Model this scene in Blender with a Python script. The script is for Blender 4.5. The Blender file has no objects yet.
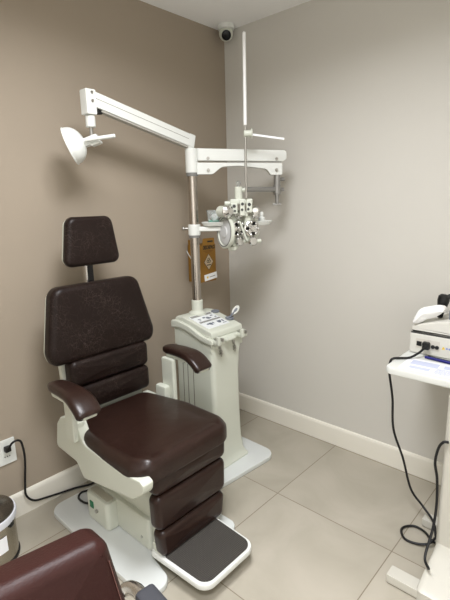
import bpy, bmesh, math, random
from mathutils import Vector, Matrix
random.seed(4)
S = bpy.context.scene
COL = S.collection
PI = math.pi
V = Vector

# ------------------------------------------------------------------ materials
def lin(c):
    c = c / 255.0
    return c / 12.92 if c <= 0.04045 else ((c + 0.055) / 1.055) ** 2.4
def rgb(r, g, b): return (lin(r), lin(g), lin(b), 1)

def mat(name, col, rough=0.5, metal=0.0, coat=0.0, bump=0.0, bscale=60.0, spec=0.5, var=0.0, vscale=3.0,
        trans=0.0, ior=1.45, emit=None):
    m = bpy.data.materials.new(name); m.use_nodes = True
    nt = m.node_tree; b = nt.nodes['Principled BSDF']
    b.inputs['Base Color'].default_value = col
    b.inputs['Roughness'].default_value = rough
    b.inputs['Metallic'].default_value = metal
    b.inputs['Coat Weight'].default_value = coat
    b.inputs['Coat Roughness'].default_value = 0.15
    b.inputs['Specular IOR Level'].default_value = spec
    b.inputs['Transmission Weight'].default_value = trans
    b.inputs['IOR'].default_value = ior
    tc = nt.nodes.new('ShaderNodeTexCoord')
    if var:
        n = nt.nodes.new('ShaderNodeTexNoise'); n.inputs['Scale'].default_value = vscale
        n.inputs['Detail'].default_value = 5
        nt.links.new(tc.outputs['Object'], n.inputs['Vector'])
        mx = nt.nodes.new('ShaderNodeMix'); mx.data_type = 'RGBA'
        mx.inputs[6].default_value = tuple(c * (1 - var) for c in col[:3]) + (1,)
        mx.inputs[7].default_value = tuple(min(1, c * (1 + var)) for c in col[:3]) + (1,)
        nt.links.new(n.outputs['Fac'], mx.inputs[0])
        nt.links.new(mx.outputs[2], b.inputs['Base Color'])
    if bump:
        n2 = nt.nodes.new('ShaderNodeTexNoise'); n2.inputs['Scale'].default_value = bscale
        n2.inputs['Detail'].default_value = 3
        nt.links.new(tc.outputs['Object'], n2.inputs['Vector'])
        bp = nt.nodes.new('ShaderNodeBump'); bp.inputs['Strength'].default_value = bump
        bp.inputs['Distance'].default_value = 0.002
        nt.links.new(n2.outputs['Fac'], bp.inputs['Height'])
        nt.links.new(bp.outputs['Normal'], b.inputs['Normal'])
    return m

def leather(name, col, crack_col, amount, rough, scale=30.0, coat=0.0, spec=0.35):
    """upholstery hide: fine grain bump and pale wear cracks"""
    m = mat(name, col, rough=rough, coat=coat, spec=spec)
    nt = m.node_tree; b = nt.nodes['Principled BSDF']
    L = nt.links.new; N = nt.nodes.new
    tc = N('ShaderNodeTexCoord')
    dn = N('ShaderNodeTexNoise'); dn.inputs['Scale'].default_value = 9; dn.inputs['Detail'].default_value = 4
    L(tc.outputs['Object'], dn.inputs['Vector'])
    add = N('ShaderNodeMix'); add.data_type = 'RGBA'; add.blend_type = 'ADD'; add.inputs[0].default_value = 0.12
    L(tc.outputs['Object'], add.inputs[6]); L(dn.outputs['Color'], add.inputs[7])
    crs = []
    for sc, w in ((scale, 0.022), (scale * 0.57, 0.014)):
        vo = N('ShaderNodeTexVoronoi'); vo.feature = 'DISTANCE_TO_EDGE'; vo.inputs['Scale'].default_value = sc
        L(add.outputs[2], vo.inputs['Vector'])
        mr = N('ShaderNodeMapRange'); mr.inputs[1].default_value = 0.0; mr.inputs[2].default_value = w
        mr.inputs[3].default_value = 1; mr.inputs[4].default_value = 0
        L(vo.outputs['Distance'], mr.inputs[0]); crs.append(mr)
    mxm = N('ShaderNodeMath'); mxm.operation = 'MAXIMUM'
    L(crs[0].outputs[0], mxm.inputs[0]); L(crs[1].outputs[0], mxm.inputs[1])
    pn = N('ShaderNodeTexNoise'); pn.inputs['Scale'].default_value = 7; pn.inputs['Detail'].default_value = 3
    L(tc.outputs['Object'], pn.inputs['Vector'])
    pr_ = N('ShaderNodeMapRange'); pr_.inputs[1].default_value = 0.38; pr_.inputs[2].default_value = 0.66
    L(pn.outputs['Fac'], pr_.inputs[0])
    mu = N('ShaderNodeMath'); mu.operation = 'MULTIPLY'
    L(mxm.outputs[0], mu.inputs[0]); L(pr_.outputs[0], mu.inputs[1])
    mu2 = N('ShaderNodeMath'); mu2.operation = 'MULTIPLY'; mu2.inputs[1].default_value = amount
    L(mu.outputs[0], mu2.inputs[0])
    bn = N('ShaderNodeTexNoise'); bn.inputs['Scale'].default_value = 5; bn.inputs['Detail'].default_value = 5
    L(tc.outputs['Object'], bn.inputs['Vector'])
    base = N('ShaderNodeMix'); base.data_type = 'RGBA'
    base.inputs[6].default_value = tuple(c * 0.8 for c in col[:3]) + (1,)
    base.inputs[7].default_value = tuple(c * 1.25 for c in col[:3]) + (1,)
    L(bn.outputs['Fac'], base.inputs[0])
    mx = N('ShaderNodeMix'); mx.data_type = 'RGBA'
    L(mu2.outputs[0], mx.inputs[0]); L(base.outputs[2], mx.inputs[6]); mx.inputs[7].default_value = crack_col
    L(mx.outputs[2], b.inputs['Base Color'])
    gn = N('ShaderNodeTexNoise'); gn.inputs['Scale'].default_value = 260; gn.inputs['Detail'].default_value = 2
    L(tc.outputs['Object'], gn.inputs['Vector'])
    wn = N('ShaderNodeTexNoise'); wn.inputs['Scale'].default_value = 14; wn.inputs['Detail'].default_value = 3
    L(tc.outputs['Object'], wn.inputs['Vector'])
    sm = N('ShaderNodeMath'); sm.operation = 'MULTIPLY_ADD'; sm.inputs[1].default_value = 2.5
    L(wn.outputs['Fac'], sm.inputs[0]); L(gn.outputs['Fac'], sm.inputs[2])
    bp = N('ShaderNodeBump'); bp.inputs['Strength'].default_value = 0.35; bp.inputs['Distance'].default_value = 0.0015
    L(sm.outputs[0], bp.inputs['Height']); L(bp.outputs['Normal'], b.inputs['Normal'])
    return m

M = {}
M['wall_taupe'] = mat('taupe_paint', rgb(160, 148, 132), rough=0.75, bump=0.15, bscale=220, spec=0.3)
M['wall_greige'] = mat('greige_paint', rgb(206, 203, 195), rough=0.75, bump=0.15, bscale=220, spec=0.3)
M['wall_plain'] = mat('pale_paint', rgb(240, 237, 230), rough=0.8, spec=0.3)
M['ceiling'] = mat('ceiling_paint', rgb(247, 247, 246), rough=0.85, bump=0.12, bscale=120, spec=0.2)
M['skirt'] = mat('skirting_gloss', rgb(232, 228, 216), rough=0.3, var=0.02, vscale=6)
M['white'] = mat('white_enamel', rgb(220, 222, 217), rough=0.32, var=0.02, vscale=4)
M['cream'] = mat('cream_moulding', rgb(203, 206, 193), rough=0.38, var=0.02, vscale=5)
M['plate'] = mat('base_enamel', rgb(208, 211, 208), rough=0.28, var=0.02, vscale=4)
M['groove'] = mat('shadow_gap', rgb(120, 116, 104), rough=0.7)
M['chrome'] = mat('chrome', rgb(214, 213, 210), rough=0.22, metal=1)
M['steel'] = mat('satin_steel', rgb(185, 183, 178), rough=0.32, metal=1)
M['brushed'] = mat('brushed_steel', rgb(176, 170, 158), rough=0.25, metal=1)
M['black'] = mat('black_plastic', rgb(18, 18, 19), rough=0.4)
M['cable'] = mat('cable_rubber', rgb(14, 14, 16), rough=0.45)
M['leather'] = leather('worn_brown_leather', rgb(28, 18, 15), rgb(108, 95, 87), 0.5, 0.40, 44.0, spec=0.25)
M['seatleather'] = leather('smooth_brown_leather', rgb(40, 25, 20), rgb(96, 78, 70), 0.25, 0.30, 26.0, coat=0.1)
M['redleather'] = leather('red_brown_leather', rgb(44, 22, 19), rgb(120, 80, 72), 0.0, 0.40, 26.0, spec=0.22)
M['stitch'] = mat('stitching_thread', rgb(100, 68, 60), rough=0.8)
M['glass'] = mat('clear_plastic', rgb(240, 244, 244), rough=0.10, trans=0.9, ior=1.12)
M['lens'] = mat('lens_glass', rgb(8, 9, 10), rough=0.12, spec=0.3)
M['teal'] = mat('teal_plastic', rgb(60, 170, 140), rough=0.4)
M['blue'] = mat('blue_plastic', rgb(40, 95, 190), rough=0.4)
M['penblue'] = mat('dark_blue_plastic', rgb(16, 18, 105), rough=0.35)
M['green'] = mat('green_switch', rgb(12, 110, 70), rough=0.3)
M['ink'] = mat('dark_ink', rgb(46, 40, 34), rough=0.7)
M['bluetint'] = mat('pale_blue_ink', rgb(200, 206, 228), rough=0.8)
M['bluemid'] = mat('blue_ink', rgb(140, 152, 205), rough=0.8)
M['yellow'] = mat('warning_yellow', rgb(235, 200, 40), rough=0.6)
M['paper'] = mat('paper', rgb(240, 241, 243), rough=0.85)
M['sheet'] = mat('panel_sheet', rgb(226, 229, 230), rough=0.3)
M['panelgrey'] = mat('panel_grey_ink', rgb(140, 140, 136), rough=0.5)
M['greyblue'] = mat('blue_grey_plastic', rgb(116, 121, 130), rough=0.35)
M['tissue'] = mat('tissue_paper', rgb(246, 245, 242), rough=0.9, bump=0.5, bscale=40)
M['device'] = mat('device_shell', rgb(214, 212, 203), rough=0.45)
M['bag'] = mat('bin_liner', rgb(212, 214, 220), rough=0.35)
M['panelink'] = mat('panel_blue_grey_ink', rgb(96, 104, 116), .5)
M['arm_steel'] = mat('arm_steel', rgb(150, 149, 146), rough=0.28, metal=0.7)
M['ringgrey'] = mat('ring_grey', rgb(120, 120, 117), .4)
M['bracket'] = mat('bracket_grey', rgb(60, 60, 58), rough=0.5)

def carton_mat():
    m = mat('kraft_carton', rgb(142, 102, 36), rough=0.75, var=0.06, vscale=14, bump=0.1, bscale=90)
    return m
M['carton'] = carton_mat()
M['stand'] = mat('stand_enamel', rgb(196, 193, 182), rough=0.4, var=0.02)

def mat_mat():
    m = mat('ribbed_rubber', rgb(56, 53, 49), rough=0.7)
    nt = m.node_tree; b = nt.nodes['Principled BSDF']; L = nt.links.new; N = nt.nodes.new
    tc = N('ShaderNodeTexCoord'); hs = []
    for ax in ('X', 'Y'):
        w = N('ShaderNodeTexWave'); w.bands_direction = ax; w.inputs['Scale'].default_value = 42
        L(tc.outputs['Object'], w.inputs['Vector']); hs.append(w)
    mm = N('ShaderNodeMath'); mm.operation = 'MULTIPLY'
    L(hs[0].outputs['Fac'], mm.inputs[0]); L(hs[1].outputs['Fac'], mm.inputs[1])
    bp = N('ShaderNodeBump'); bp.inputs['Strength'].default_value = 0.8; bp.inputs['Distance'].default_value = 0.003
    L(mm.outputs[0], bp.inputs['Height']); L(bp.outputs['Normal'], b.inputs['Normal'])
    mx = N('ShaderNodeMix'); mx.data_type = 'RGBA'
    mx.inputs[6].default_value = rgb(54, 51, 47); mx.inputs[7].default_value = rgb(84, 80, 74)
    L(mm.outputs[0], mx.inputs[0]); L(mx.outputs[2], b.inputs['Base Color'])
    return m
M['mat'] = mat_mat()

TA, TB, TS = 0.8657, -0.622, 0.6
def floor_mat():
    m = mat('porcelain_tiles', rgb(190, 183, 166), rough=0.33, spec=0.4)
    nt = m.node_tree; b = nt.nodes['Principled BSDF']; L = nt.links.new; N = nt.nodes.new
    tc = N('ShaderNodeTexCoord'); sp = N('ShaderNodeSeparateXYZ'); L(tc.outputs['Object'], sp.inputs[0])
    js = []; cells = []
    for out, off in (('X', TA), ('Y', TB)):
        a = N('ShaderNodeMath'); a.operation = 'SUBTRACT'; a.inputs[1].default_value = off; L(sp.outputs[out], a.inputs[0])
        d = N('ShaderNodeMath'); d.operation = 'DIVIDE'; d.inputs[1].default_value = TS; L(a.outputs[0], d.inputs[0])
        fl = N('ShaderNodeMath'); fl.operation = 'FLOOR'; L(d.outputs[0], fl.inputs[0]); cells.append(fl)
        fr = N('ShaderNodeMath'); fr.operation = 'PINGPONG'; fr.inputs[1].default_value = 0.5; L(d.outputs[0], fr.inputs[0])
        lt = N('ShaderNodeMath'); lt.operation = 'LESS_THAN'; lt.inputs[1].default_value = 0.0034; L(fr.outputs[0], lt.inputs[0])
        js.append(lt)
    jm = N('ShaderNodeMath'); jm.operation = 'MAXIMUM'; L(js[0].outputs[0], jm.inputs[0]); L(js[1].outputs[0], jm.inputs[1])
    cb = N('ShaderNodeCombineXYZ'); L(cells[0].outputs[0], cb.inputs[0]); L(cells[1].outputs[0], cb.inputs[1])
    wn = N('ShaderNodeTexWhiteNoise'); L(cb.outputs[0], wn.inputs['Vector'])
    vm = N('ShaderNodeVectorMath'); vm.operation = 'MULTIPLY_ADD'; vm.inputs[1].default_value = (7, 7, 7)
    L(wn.outputs['Color'], vm.inputs[0]); L(tc.outputs['Object'], vm.inputs[2])
    n = N('ShaderNodeTexNoise'); n.inputs['Scale'].default_value = 2.6; n.inputs['Detail'].default_value = 7
    n.inputs['Distortion'].default_value = 0.8
    L(vm.outputs[0], n.inputs['Vector'])
    mr = N('ShaderNodeMapRange'); mr.inputs[1].default_value = 0.3; mr.inputs[2].default_value = 0.7; L(n.outputs['Fac'], mr.inputs[0])
    mx = N('ShaderNodeMix'); mx.data_type = 'RGBA'
    mx.inputs[6].default_value = rgb(159, 153, 138); mx.inputs[7].default_value = rgb(177, 170, 156)
    L(mr.outputs[0], mx.inputs[0])
    mj = N('ShaderNodeMix'); mj.data_type = 'RGBA'; L(jm.outputs[0], mj.inputs[0]); L(mx.outputs[2], mj.inputs[6])
    mj.inputs[7].default_value = rgb(126, 116, 100)
    L(mj.outputs[2], b.inputs['Base Color'])
    return m
M['floor'] = floor_mat()

# ------------------------------------------------------------------ geometry helpers
WORLD = {}
def new(): return bmesh.new()

def build(name, bm, m, parent=None, smooth=40):
    """link bm (world coordinates) as ONE mesh object, under parent if given"""
    bmesh.ops.recalc_face_normals(bm, faces=bm.faces[:])
    me = bpy.data.meshes.new(name)
    if parent is not None:
        W = WORLD[parent.name]
    else:
        xs = [v.co for v in bm.verts]
        c = V(((min(p.x for p in xs) + max(p.x for p in xs)) / 2, (min(p.y for p in xs) + max(p.y for p in xs)) / 2, min(p.z for p in xs)))
        W = Matrix.Translation(c)
    bm.transform(W.inverted()); bm.to_mesh(me); bm.free()
    me.materials.append(m if not isinstance(m, str) else M[m])
    for p in me.polygons: p.use_smooth = True
    me.set_sharp_from_angle(angle=math.radians(smooth))
    o = bpy.data.objects.new(name, me); COL.objects.link(o)
    WORLD[o.name] = W
    wn = o.modifiers.new('weighted_normals', 'WEIGHTED_NORMAL'); wn.keep_sharp = True
    if parent is not None: o.parent = parent
    else: o.matrix_world = W
    return o

def thing(name, label, cat, loc=(0, 0, 0), group=None):
    o = bpy.data.objects.new(name, None); COL.objects.link(o)
    o.location = loc; o.empty_display_size = 0.05
    WORLD[o.name] = Matrix.Translation(V(loc))
    o['label'] = label; o['category'] = cat
    if group: o['group'] = group
    return o
def tag(o, label, cat, group=None):
    o['label'] = label; o['category'] = cat
    if group: o['group'] = group
    return o
def struct(name, bm, m):
    o = build(name, bm, m); o['kind'] = 'structure'; return o

def addmesh(bm, verts, faces):
    vs = [bm.verts.new(v) for v in verts]
    for f in faces:
        try: bm.faces.new([vs[i] for i in f])
        except ValueError: pass
    return vs

def rbox(bm, lo, hi, r=0.0, seg=2, frame=None):
    """box lo..hi with rounded edges; frame = (o, u, v, w) maps local axes"""
    t = new()
    bmesh.ops.create_cube(t, size=1)
    lo = V(lo); hi = V(hi); d = hi - lo
    for v in t.verts:
        v.co = V((lo[i] + (v.co[i] + 0.5) * d[i] for i in range(3)))
    if r > 0:
        r = min(r, min(d) * 0.49)
        bmesh.ops.bevel(t, geom=t.edges[:], offset=r, segments=seg, profile=0.5, affect='EDGES')
    merge(bm, t, frame)

def merge(bm, t, frame=None):
    if frame:
        o, u, v, w = [V(x) for x in frame]
        for q in t.verts: q.co = o + u * q.co.x + v * q.co.y + w * q.co.z
    me = bpy.data.meshes.new('t'); t.to_mesh(me); t.free(); bm.from_mesh(me); bpy.data.meshes.remove(me)

def axes(w, up=V((0, 0, 1))):
    w = V(w).normalized()
    if abs(w.dot(up)) > 0.98: up = V((0, 1, 0))
    u = up.cross(w).normalized(); v = w.cross(u)
    return u, v, w

def lathe(bm, o, w, prof, n=24, up=V((0, 0, 1)), su=1.0, cap=True):
    """profile [(r, h)] revolved about axis w from o"""
    u, v, w = axes(w, up); o = V(o); rings = []
    for r, h in prof:
        if r < 1e-6: rings.append([bm.verts.new(o + w * h)])
        else: rings.append([bm.verts.new(o + w * h + u * (r * su * math.cos(2 * PI * i / n)) + v * (r * math.sin(2 * PI * i / n))) for i in range(n)])
    for a, b in zip(rings, rings[1:]):
        for i in range(n):
            j = (i + 1) % n
            if len(a) == 1 and len(b) == 1: continue
            if len(a) == 1: bm.faces.new([a[0], b[i], b[j]])
            elif len(b) == 1: bm.faces.new([a[i], a[j], b[0]])
            else: bm.faces.new([a[i], a[j], b[j], b[i]])
    if cap and len(rings[0]) > 1: bm.faces.new(rings[0][::-1])
    if cap and len(rings[-1]) > 1: bm.faces.new(rings[-1])

def cyl(bm, a, b, r, r2=None, n=20, bev=0.0):
    a = V(a); b = V(b); h = (b - a).length; r2 = r if r2 is None else r2
    if bev: pf = [(r - bev, 0), (r, bev), (r2, h - bev), (r2 - bev, h)]
    else: pf = [(r, 0), (r2, h)]
    lathe(bm, a, b - a, pf, n)

def ball(bm, c, r, n=16, sz=1.0):
    lathe(bm, V(c) - V((0, 0, r * sz)), (0, 0, 1), [(r * math.sin(PI * i / 10), r * sz * (1 - math.cos(PI * i / 10))) for i in range(11)], n)

def catmull(pts, k=8):
    pts = [V(p) for p in pts]; out = []
    P = [pts[0] * 2 - pts[1]] + pts + [pts[-1] * 2 - pts[-2]]
    for i in range(1, len(P) - 2):
        for s in range(k):
            t = s / k; a, b, c, d = P[i - 1], P[i], P[i + 1], P[i + 2]
            out.append(0.5 * ((2 * b) + (c - a) * t + (2 * a - 5 * b + 4 * c - d) * t * t + (3 * b - a - 3 * c + d) * t ** 3))
    out.append(pts[-1]); return out

def tube(bm, pts, r, n=10, smooth=True, k=8):
    P = catmull(pts, k) if smooth else [V(p) for p in pts]
    rings = []; pu = None
    for i, p in enumerate(P):
        d = (P[min(i + 1, len(P) - 1)] - P[max(i - 1, 0)]).normalized()
        if pu is None: u, v, _ = axes(d)
        else:
            u = (pu - d * pu.dot(d)); u = u.normalized() if u.length > 1e-6 else axes(d)[0]
            v = d.cross(u)
        pu = u
        rings.append([bm.verts.new(p + u * (r * math.cos(2 * PI * j / n)) + v * (r * math.sin(2 * PI * j / n))) for j in range(n)])
    for a, b in zip(rings, rings[1:]):
        for i in range(n):
            j = (i + 1) % n; bm.faces.new([a[i], a[j], b[j], b[i]])
    bm.faces.new(rings[0][::-1]); bm.faces.new(rings[-1])

def rpoly(pts, rad, seg=6):
    """polygon with rounded corners; rad a number or list"""
    n = len(pts); out = []
    for i in range(n):
        p = V((*pts[i], 0)); a = V((*pts[i - 1], 0)); b = V((*pts[(i + 1) % n], 0))
        r = rad[i] if isinstance(rad, (list, tuple)) else rad
        if r <= 0: out.append((p.x, p.y)); continue
        da = (a - p); db = (b - p); la = da.length; lb = db.length; da /= la; db /= lb
        ang = math.acos(max(-1, min(1, da.dot(db))))
        if ang > PI - 1e-3: out.append((p.x, p.y)); continue
        t = min(r / math.tan(ang / 2), la * 0.49, lb * 0.49); rr = t * math.tan(ang / 2)
        bis = (da + db).normalized(); c = p + bis * (rr / math.sin(ang / 2))
        s0 = p + da * t - c; s1 = p + db * t - c
        tot = PI - ang
        for k in range(seg + 1):
            f = k / seg
            q = (s0 * math.sin((1 - f) * tot) + s1 * math.sin(f * tot)) / math.sin(tot) if tot > 1e-4 else s0
            out.append(((c + q).x, (c + q).y))
    return out

def inset(pl, d):
    n = len(pl); out = []
    area = sum(pl[i - 1][0] * pl[i][1] - pl[i][0] * pl[i - 1][1] for i in range(n))
    sg = 1 if area > 0 else -1
    for i in range(n):
        a = V(pl[i - 1]); p = V(pl[i]); b = V(pl[(i + 1) % n])
        t = (b - a)
        if t.length < 1e-9: out.append(tuple(p)); continue
        t.normalize(); nrm = V((-t.y, t.x)) * sg
        q = p + nrm * d; out.append((q.x, q.y))
    return out

def ringstack(bm, loops, cap0=True, cap1=True):
    R = [[bm.verts.new(p) for p in lp] for lp in loops]
    n = len(R[0])
    for a, b in zip(R, R[1:]):
        for i in range(n):
            j = (i + 1) % n; bm.faces.new([a[i], a[j], b[j], b[i]])
    if cap0: bm.faces.new(R[0][::-1])
    if cap1: bm.faces.new(R[-1])

def mp(frame, a, b, c):
    o, u, v, w = frame
    return V(o) + V(u) * a + V(v) * b + V(w) * c

def prism(bm, pl, h0, h1, frame, bev=0.0, seg=2):
    """outline pl in the frame's (u,v), from h0 to h1 along w, rims rounded by bev"""
    loops = []
    if bev > 0:
        for k in range(seg + 1):
            t = PI / 2 * k / seg
            loops.append((bev * (1 - math.sin(t)), h0 + bev * (1 - math.cos(t))))
        for k in range(seg + 1):
            t = PI / 2 * k / seg
            loops.append((bev * (1 - math.cos(t)), h1 - bev * (1 - math.sin(t))))
    else: loops = [(0, h0), (0, h1)]
    ringstack(bm, [[mp(frame, x, y, h) for x, y in (inset(pl, d) if d else pl)] for d, h in loops])

def cushion(bm, pl, T, r, frame, crown=0.012, rb=None, wob=None):
    """padded block: outline pl, thickness T along w, front rim radius r, domed front"""
    rb = min(r, 0.012) if rb is None else rb
    loops = [(rb, 0.0), (rb * 0.3, rb * 0.3), (0.0, rb)]
    for k in range(0, 7):
        t = PI / 2 * k / 6
        loops.append((r * (1 - math.cos(t)), T - r + r * math.sin(t)))
    L = []
    for d, h in loops: L.append([(x, y, h) for x, y in inset(pl, d)])
    last = L[-1]; cx = sum(p[0] for p in last) / len(last); cy = sum(p[1] for p in last) / len(last)
    for k in range(1, 9):
        s = 1 - k / 8.3
        L.append([(cx + (x - cx) * s, cy + (y - cy) * s, T + crown * (1 - s * s) ** 1.6) for x, y, _ in last])
    if wob: L = [[wob(*p) for p in lp] for lp in L]
    ringstack(bm, [[mp(frame, *p) for p in lp] for lp in L])

def text_bm(txt, size, frame, depth=0.0006, shear=0.0, bold=0.0):
    cu = bpy.data.curves.new('txt', 'FONT'); cu.body = txt; cu.size = size; cu.extrude = depth; cu.align_x = 'CENTER'
    cu.align_y = 'CENTER'; cu.shear = shear; cu.offset = bold; cu.resolution_u = 3
    o = bpy.data.objects.new('txt', cu); COL.objects.link(o)
    dg = bpy.context.evaluated_depsgraph_get(); dg.update()
    me = bpy.data.meshes.new_from_object(o.evaluated_get(dg))
    bm = new(); bm.from_mesh(me); bpy.data.objects.remove(o); bpy.data.curves.remove(cu); bpy.data.meshes.remove(me)
    for v in bm.verts: v.co = mp(frame, *v.co)
    return bm

X, Y, Z = V((1, 0, 0)), V((0, 1, 0)), V((0, 0, 1))
XY = lambda o: (V(o), X, Y, Z)            # outline in plan, grows up
YZ = lambda o: (V(o), Y, Z, X)            # outline facing +X
XZ = lambda o: (V(o), X, Z, -Y)           # outline facing -Y

# ------------------------------------------------------------------ camera
F, yaw, pit, rol = 443.25, 0.7472, 0.2155, -0.0248
CP = V((2.0645, -2.2815, 1.4779))
fw = V((-math.cos(pit) * math.sin(yaw), math.cos(pit) * math.cos(yaw), -math.sin(pit)))
r0 = V((math.cos(yaw), math.sin(yaw), 0)); u0 = r0.cross(fw)
cr = r0 * math.cos(rol) + u0 * math.sin(rol); cu_ = cr.cross(fw)
cam = bpy.data.cameras.new('camera'); camo = bpy.data.objects.new('camera', cam); COL.objects.link(camo)
camo.matrix_world = Matrix(((cr.x, cu_.x, -fw.x, CP.x), (cr.y, cu_.y, -fw.y, CP.y), (cr.z, cu_.z, -fw.z, CP.z), (0, 0, 0, 1)))
cam.sensor_fit = 'VERTICAL'; cam.sensor_height = 36; cam.lens = 36 * F / 600; cam.clip_start = 0.02
S.camera = camo

# ------------------------------------------------------------------ room shell
RX, RY, H = 2.75, -2.95, 2.522
def slab(lo, hi): b = new(); rbox(b, lo, hi); return b
struct('floor', slab((-0.15, RY - 0.15, -0.1), (RX + 0.15, 0.15, 0)), 'floor').matrix_world = Matrix()
fo = bpy.data.objects['floor']; W0 = WORLD['floor']
for v in fo.data.vertices: v.co = W0 @ v.co
WORLD['floor'] = Matrix()
struct('ceiling', slab((-0.15, RY - 0.15, H), (RX + 0.15, 0.15, H + 0.1)), 'ceiling')
struct('wall_left', slab((-0.15, RY - 0.15, 0), (0, 0.15, H)), 'wall_taupe')
struct('wall_right', slab((0, 0, 0), (RX, 0.15, H)), 'wall_greige')
struct('wall_back', slab((0, RY - 0.15, 0), (RX, RY, H)), 'wall_plain')
struct('wall_side', slab((RX, RY - 0.15, 0), (RX + 0.15, 0.15, H)), 'wall_plain')
def skirting(name, frame, L):
    b = new()
    pl = [(0, 0), (0.014, 0), (0.014, 0.100), (0.0125, 0.110), (0.008, 0.118), (0, 0.121)]
    prism(b, pl, 0, L, frame)
    struct(name, b, 'skirt')
skirting('baseboard_left', (V((0, RY, 0)), X, Z, Y), -RY)
skirting('baseboard_right', (V((0.0145, 0, 0)), -Y, Z, X), RX - 0.0145)

# ------------------------------------------------------------------ examination chair
CY = -1.195
CB = -1.178
ch = thing('examination_chair', 'large dark brown padded examination chair with headrest and footplate on white base', 'chair', (0.45, CY, 0))
b = new()
pl = rpoly([(.10, -.285), (.885, -.285), (.885, -.165), (.70, -.13), (.70, .10), (.885, .145), (.885, .245), (.10, .245)],
           [.07, .055, .055, .045, .045, .05, .06, .06], 8)
prism(b, pl, 0.0, 0.027, XY((0, CY, 0)), 0.006)
build('base_plate', b, 'plate', ch)
# column housing with a stepped cover
b = new()
prism(b, rpoly([(.33, -.132), (.715, -.132), (.715, .132), (.33, .132)], .025), 0.027, 0.178, XY((0, CY, 0)), 0.012)
prism(b, rpoly([(.36, -.110), (.70, -.110), (.70, .110), (.36, .110)], .025), 0.17, 0.42, XY((0, CY, 0)), 0.008)
hs = build('column_cover', b, 'cream', ch)
b = new(); cyl(b, (.655, CY - .1315, .075), (.655, CY - .1345, .075), 0.006, n=12)
build('screw', b, 'steel', hs)
b = new()
prism(b, rpoly([(.295, -.185), (.475, -.185), (.475, -.10), (.295, -.10)], .022), 0.027, 0.168, XY((0, CY, 0)), 0.012)
pb = build('power_box', b, 'cream', ch)
b = new(); prism(b, rpoly([(.312, -.170), (.462, -.170), (.462, -.134), (.312, -.134)], .012), 0.168, 0.172, XY((0, CY, 0)), 0.0015)
build('hatch', b, mat('hatch_grey', rgb(186, 182, 168), 0.45), pb)
b = new(); rbox(b, (.333, CY - .189, .098), (.362, CY - .184, .132), .002); build('power_switch', b, 'green', pb)
b = new(); cyl(b, (.392, CY - .184, .102), (.392, CY - .196, .102), .009, n=14, bev=.002); build('fuse_holder', b, 'steel', pb)

# seat tub
b = new()
prof = [(.205, .395), (.385, .385), (.435, .325), (.80, .395), (.868, .450), (.872, .486), (.85, .496), (.745, .485), (.46, .495),
        (.425, .57), (.405, .625), (.345, .635), (.33, .58), (.27, .56), (.235, .52)]
pr_ = rpoly(prof, [.02, .03, .02, .04, .03, .012, .012, .05, .05, .03, .014, .014, .02, .02, .03], 5)
prism(b, pr_, -0.258, -0.208, (V((0, CY, 0)), X, Z, Y), 0.009)
prof2 = [(.22, .41), (.385, .40), (.435, .345), (.76, .40), (.79, .43), (.77, .46), (.46, .46), (.425, .52), (.25, .52)]
prism(b, rpoly(prof2, .015, 4), 0.205, 0.245, (V((0, CY, 0)), X, Z, Y), 0.008)
prism(b, rpoly([(.30, .40), (.44, .345), (.79, .40), (.84, .455), (.30, .46)], .012), -0.22, 0.22, (V((0, CY, 0)), X, Z, Y))
build('seat_frame', b, 'cream', ch)
# seat cushion
def seatwob(x, y, h):
    # soft sag and puckers towards the front corners
    d = math.exp(-((x - .60) ** 2 / .03 + (y) ** 2 / .05)) * 0.010
    p = 0.008 * math.sin(58 * (abs(y) + 0.45 * x)) * max(0, min(1, (x - .62) / .2)) * max(0, min(1, (abs(y) - .1) / .1))
    return (x, y, h - d * (h > .05) + p * (h > .07))
b = new()
pl = rpoly([(.275, -.240), (.60, -.256), (.858, -.258), (.858, .253), (.56, .270), (.275, .205)], [.05, .3, .085, .085, .25, .07], 10)
cushion(b, pl, 0.092, 0.040, XY((0, CY, .452)), crown=0.014, wob=seatwob)
build('seat_cushion', b, 'seatleather', ch)
# leg rest
b = new()
prism(b, rpoly([(-.145, .062), (.16, .062), (.16, .30), (.16, .47), (-.14, .47), (-.145, .30)], .02), 0.755, 0.786, YZ((0, CY, 0)), 0.006)
for s in (-1, 1): rbox(b, (.755, CY + s * .140 - .012, .055), (.81, CY + s * .140 + .012, .12), .006)
build('legrest_frame', b, 'cream', ch)
for z0, z1, w0, w1 in ((.372, .49, .200, .205), (.213, .372, .194, .199), (.085, .213, .176, .190)):
    b = new()
    cushion(b, rpoly([(-w0, z0), (w0, z0), (w1, z1 - .003), (-w1, z1 - .003)], .03), 0.058, 0.026, YZ((.784, CY + .018, 0)), crown=0.006)
    build('legrest_pad', b, 'seatleather', ch)
b = new()
prism(b, rpoly([(.765, -.165), (1.078, -.150), (1.078, .150), (.765, .165)], [.02, .055, .055, .02], 8), 0.052, 0.080, XY((-.015, CY, .006)), 0.008)
fp = build('footplate', b, 'white', ch)
b = new()
prism(b, rpoly([(.84, -.148), (1.066, -.136), (1.066, .136), (.84, .148)], [.01, .045, .045, .01], 8), 0.0795, 0.086, XY((-.015, CY, .006)), 0.002)
build('rubber_mat', b, 'mat', fp)
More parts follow.
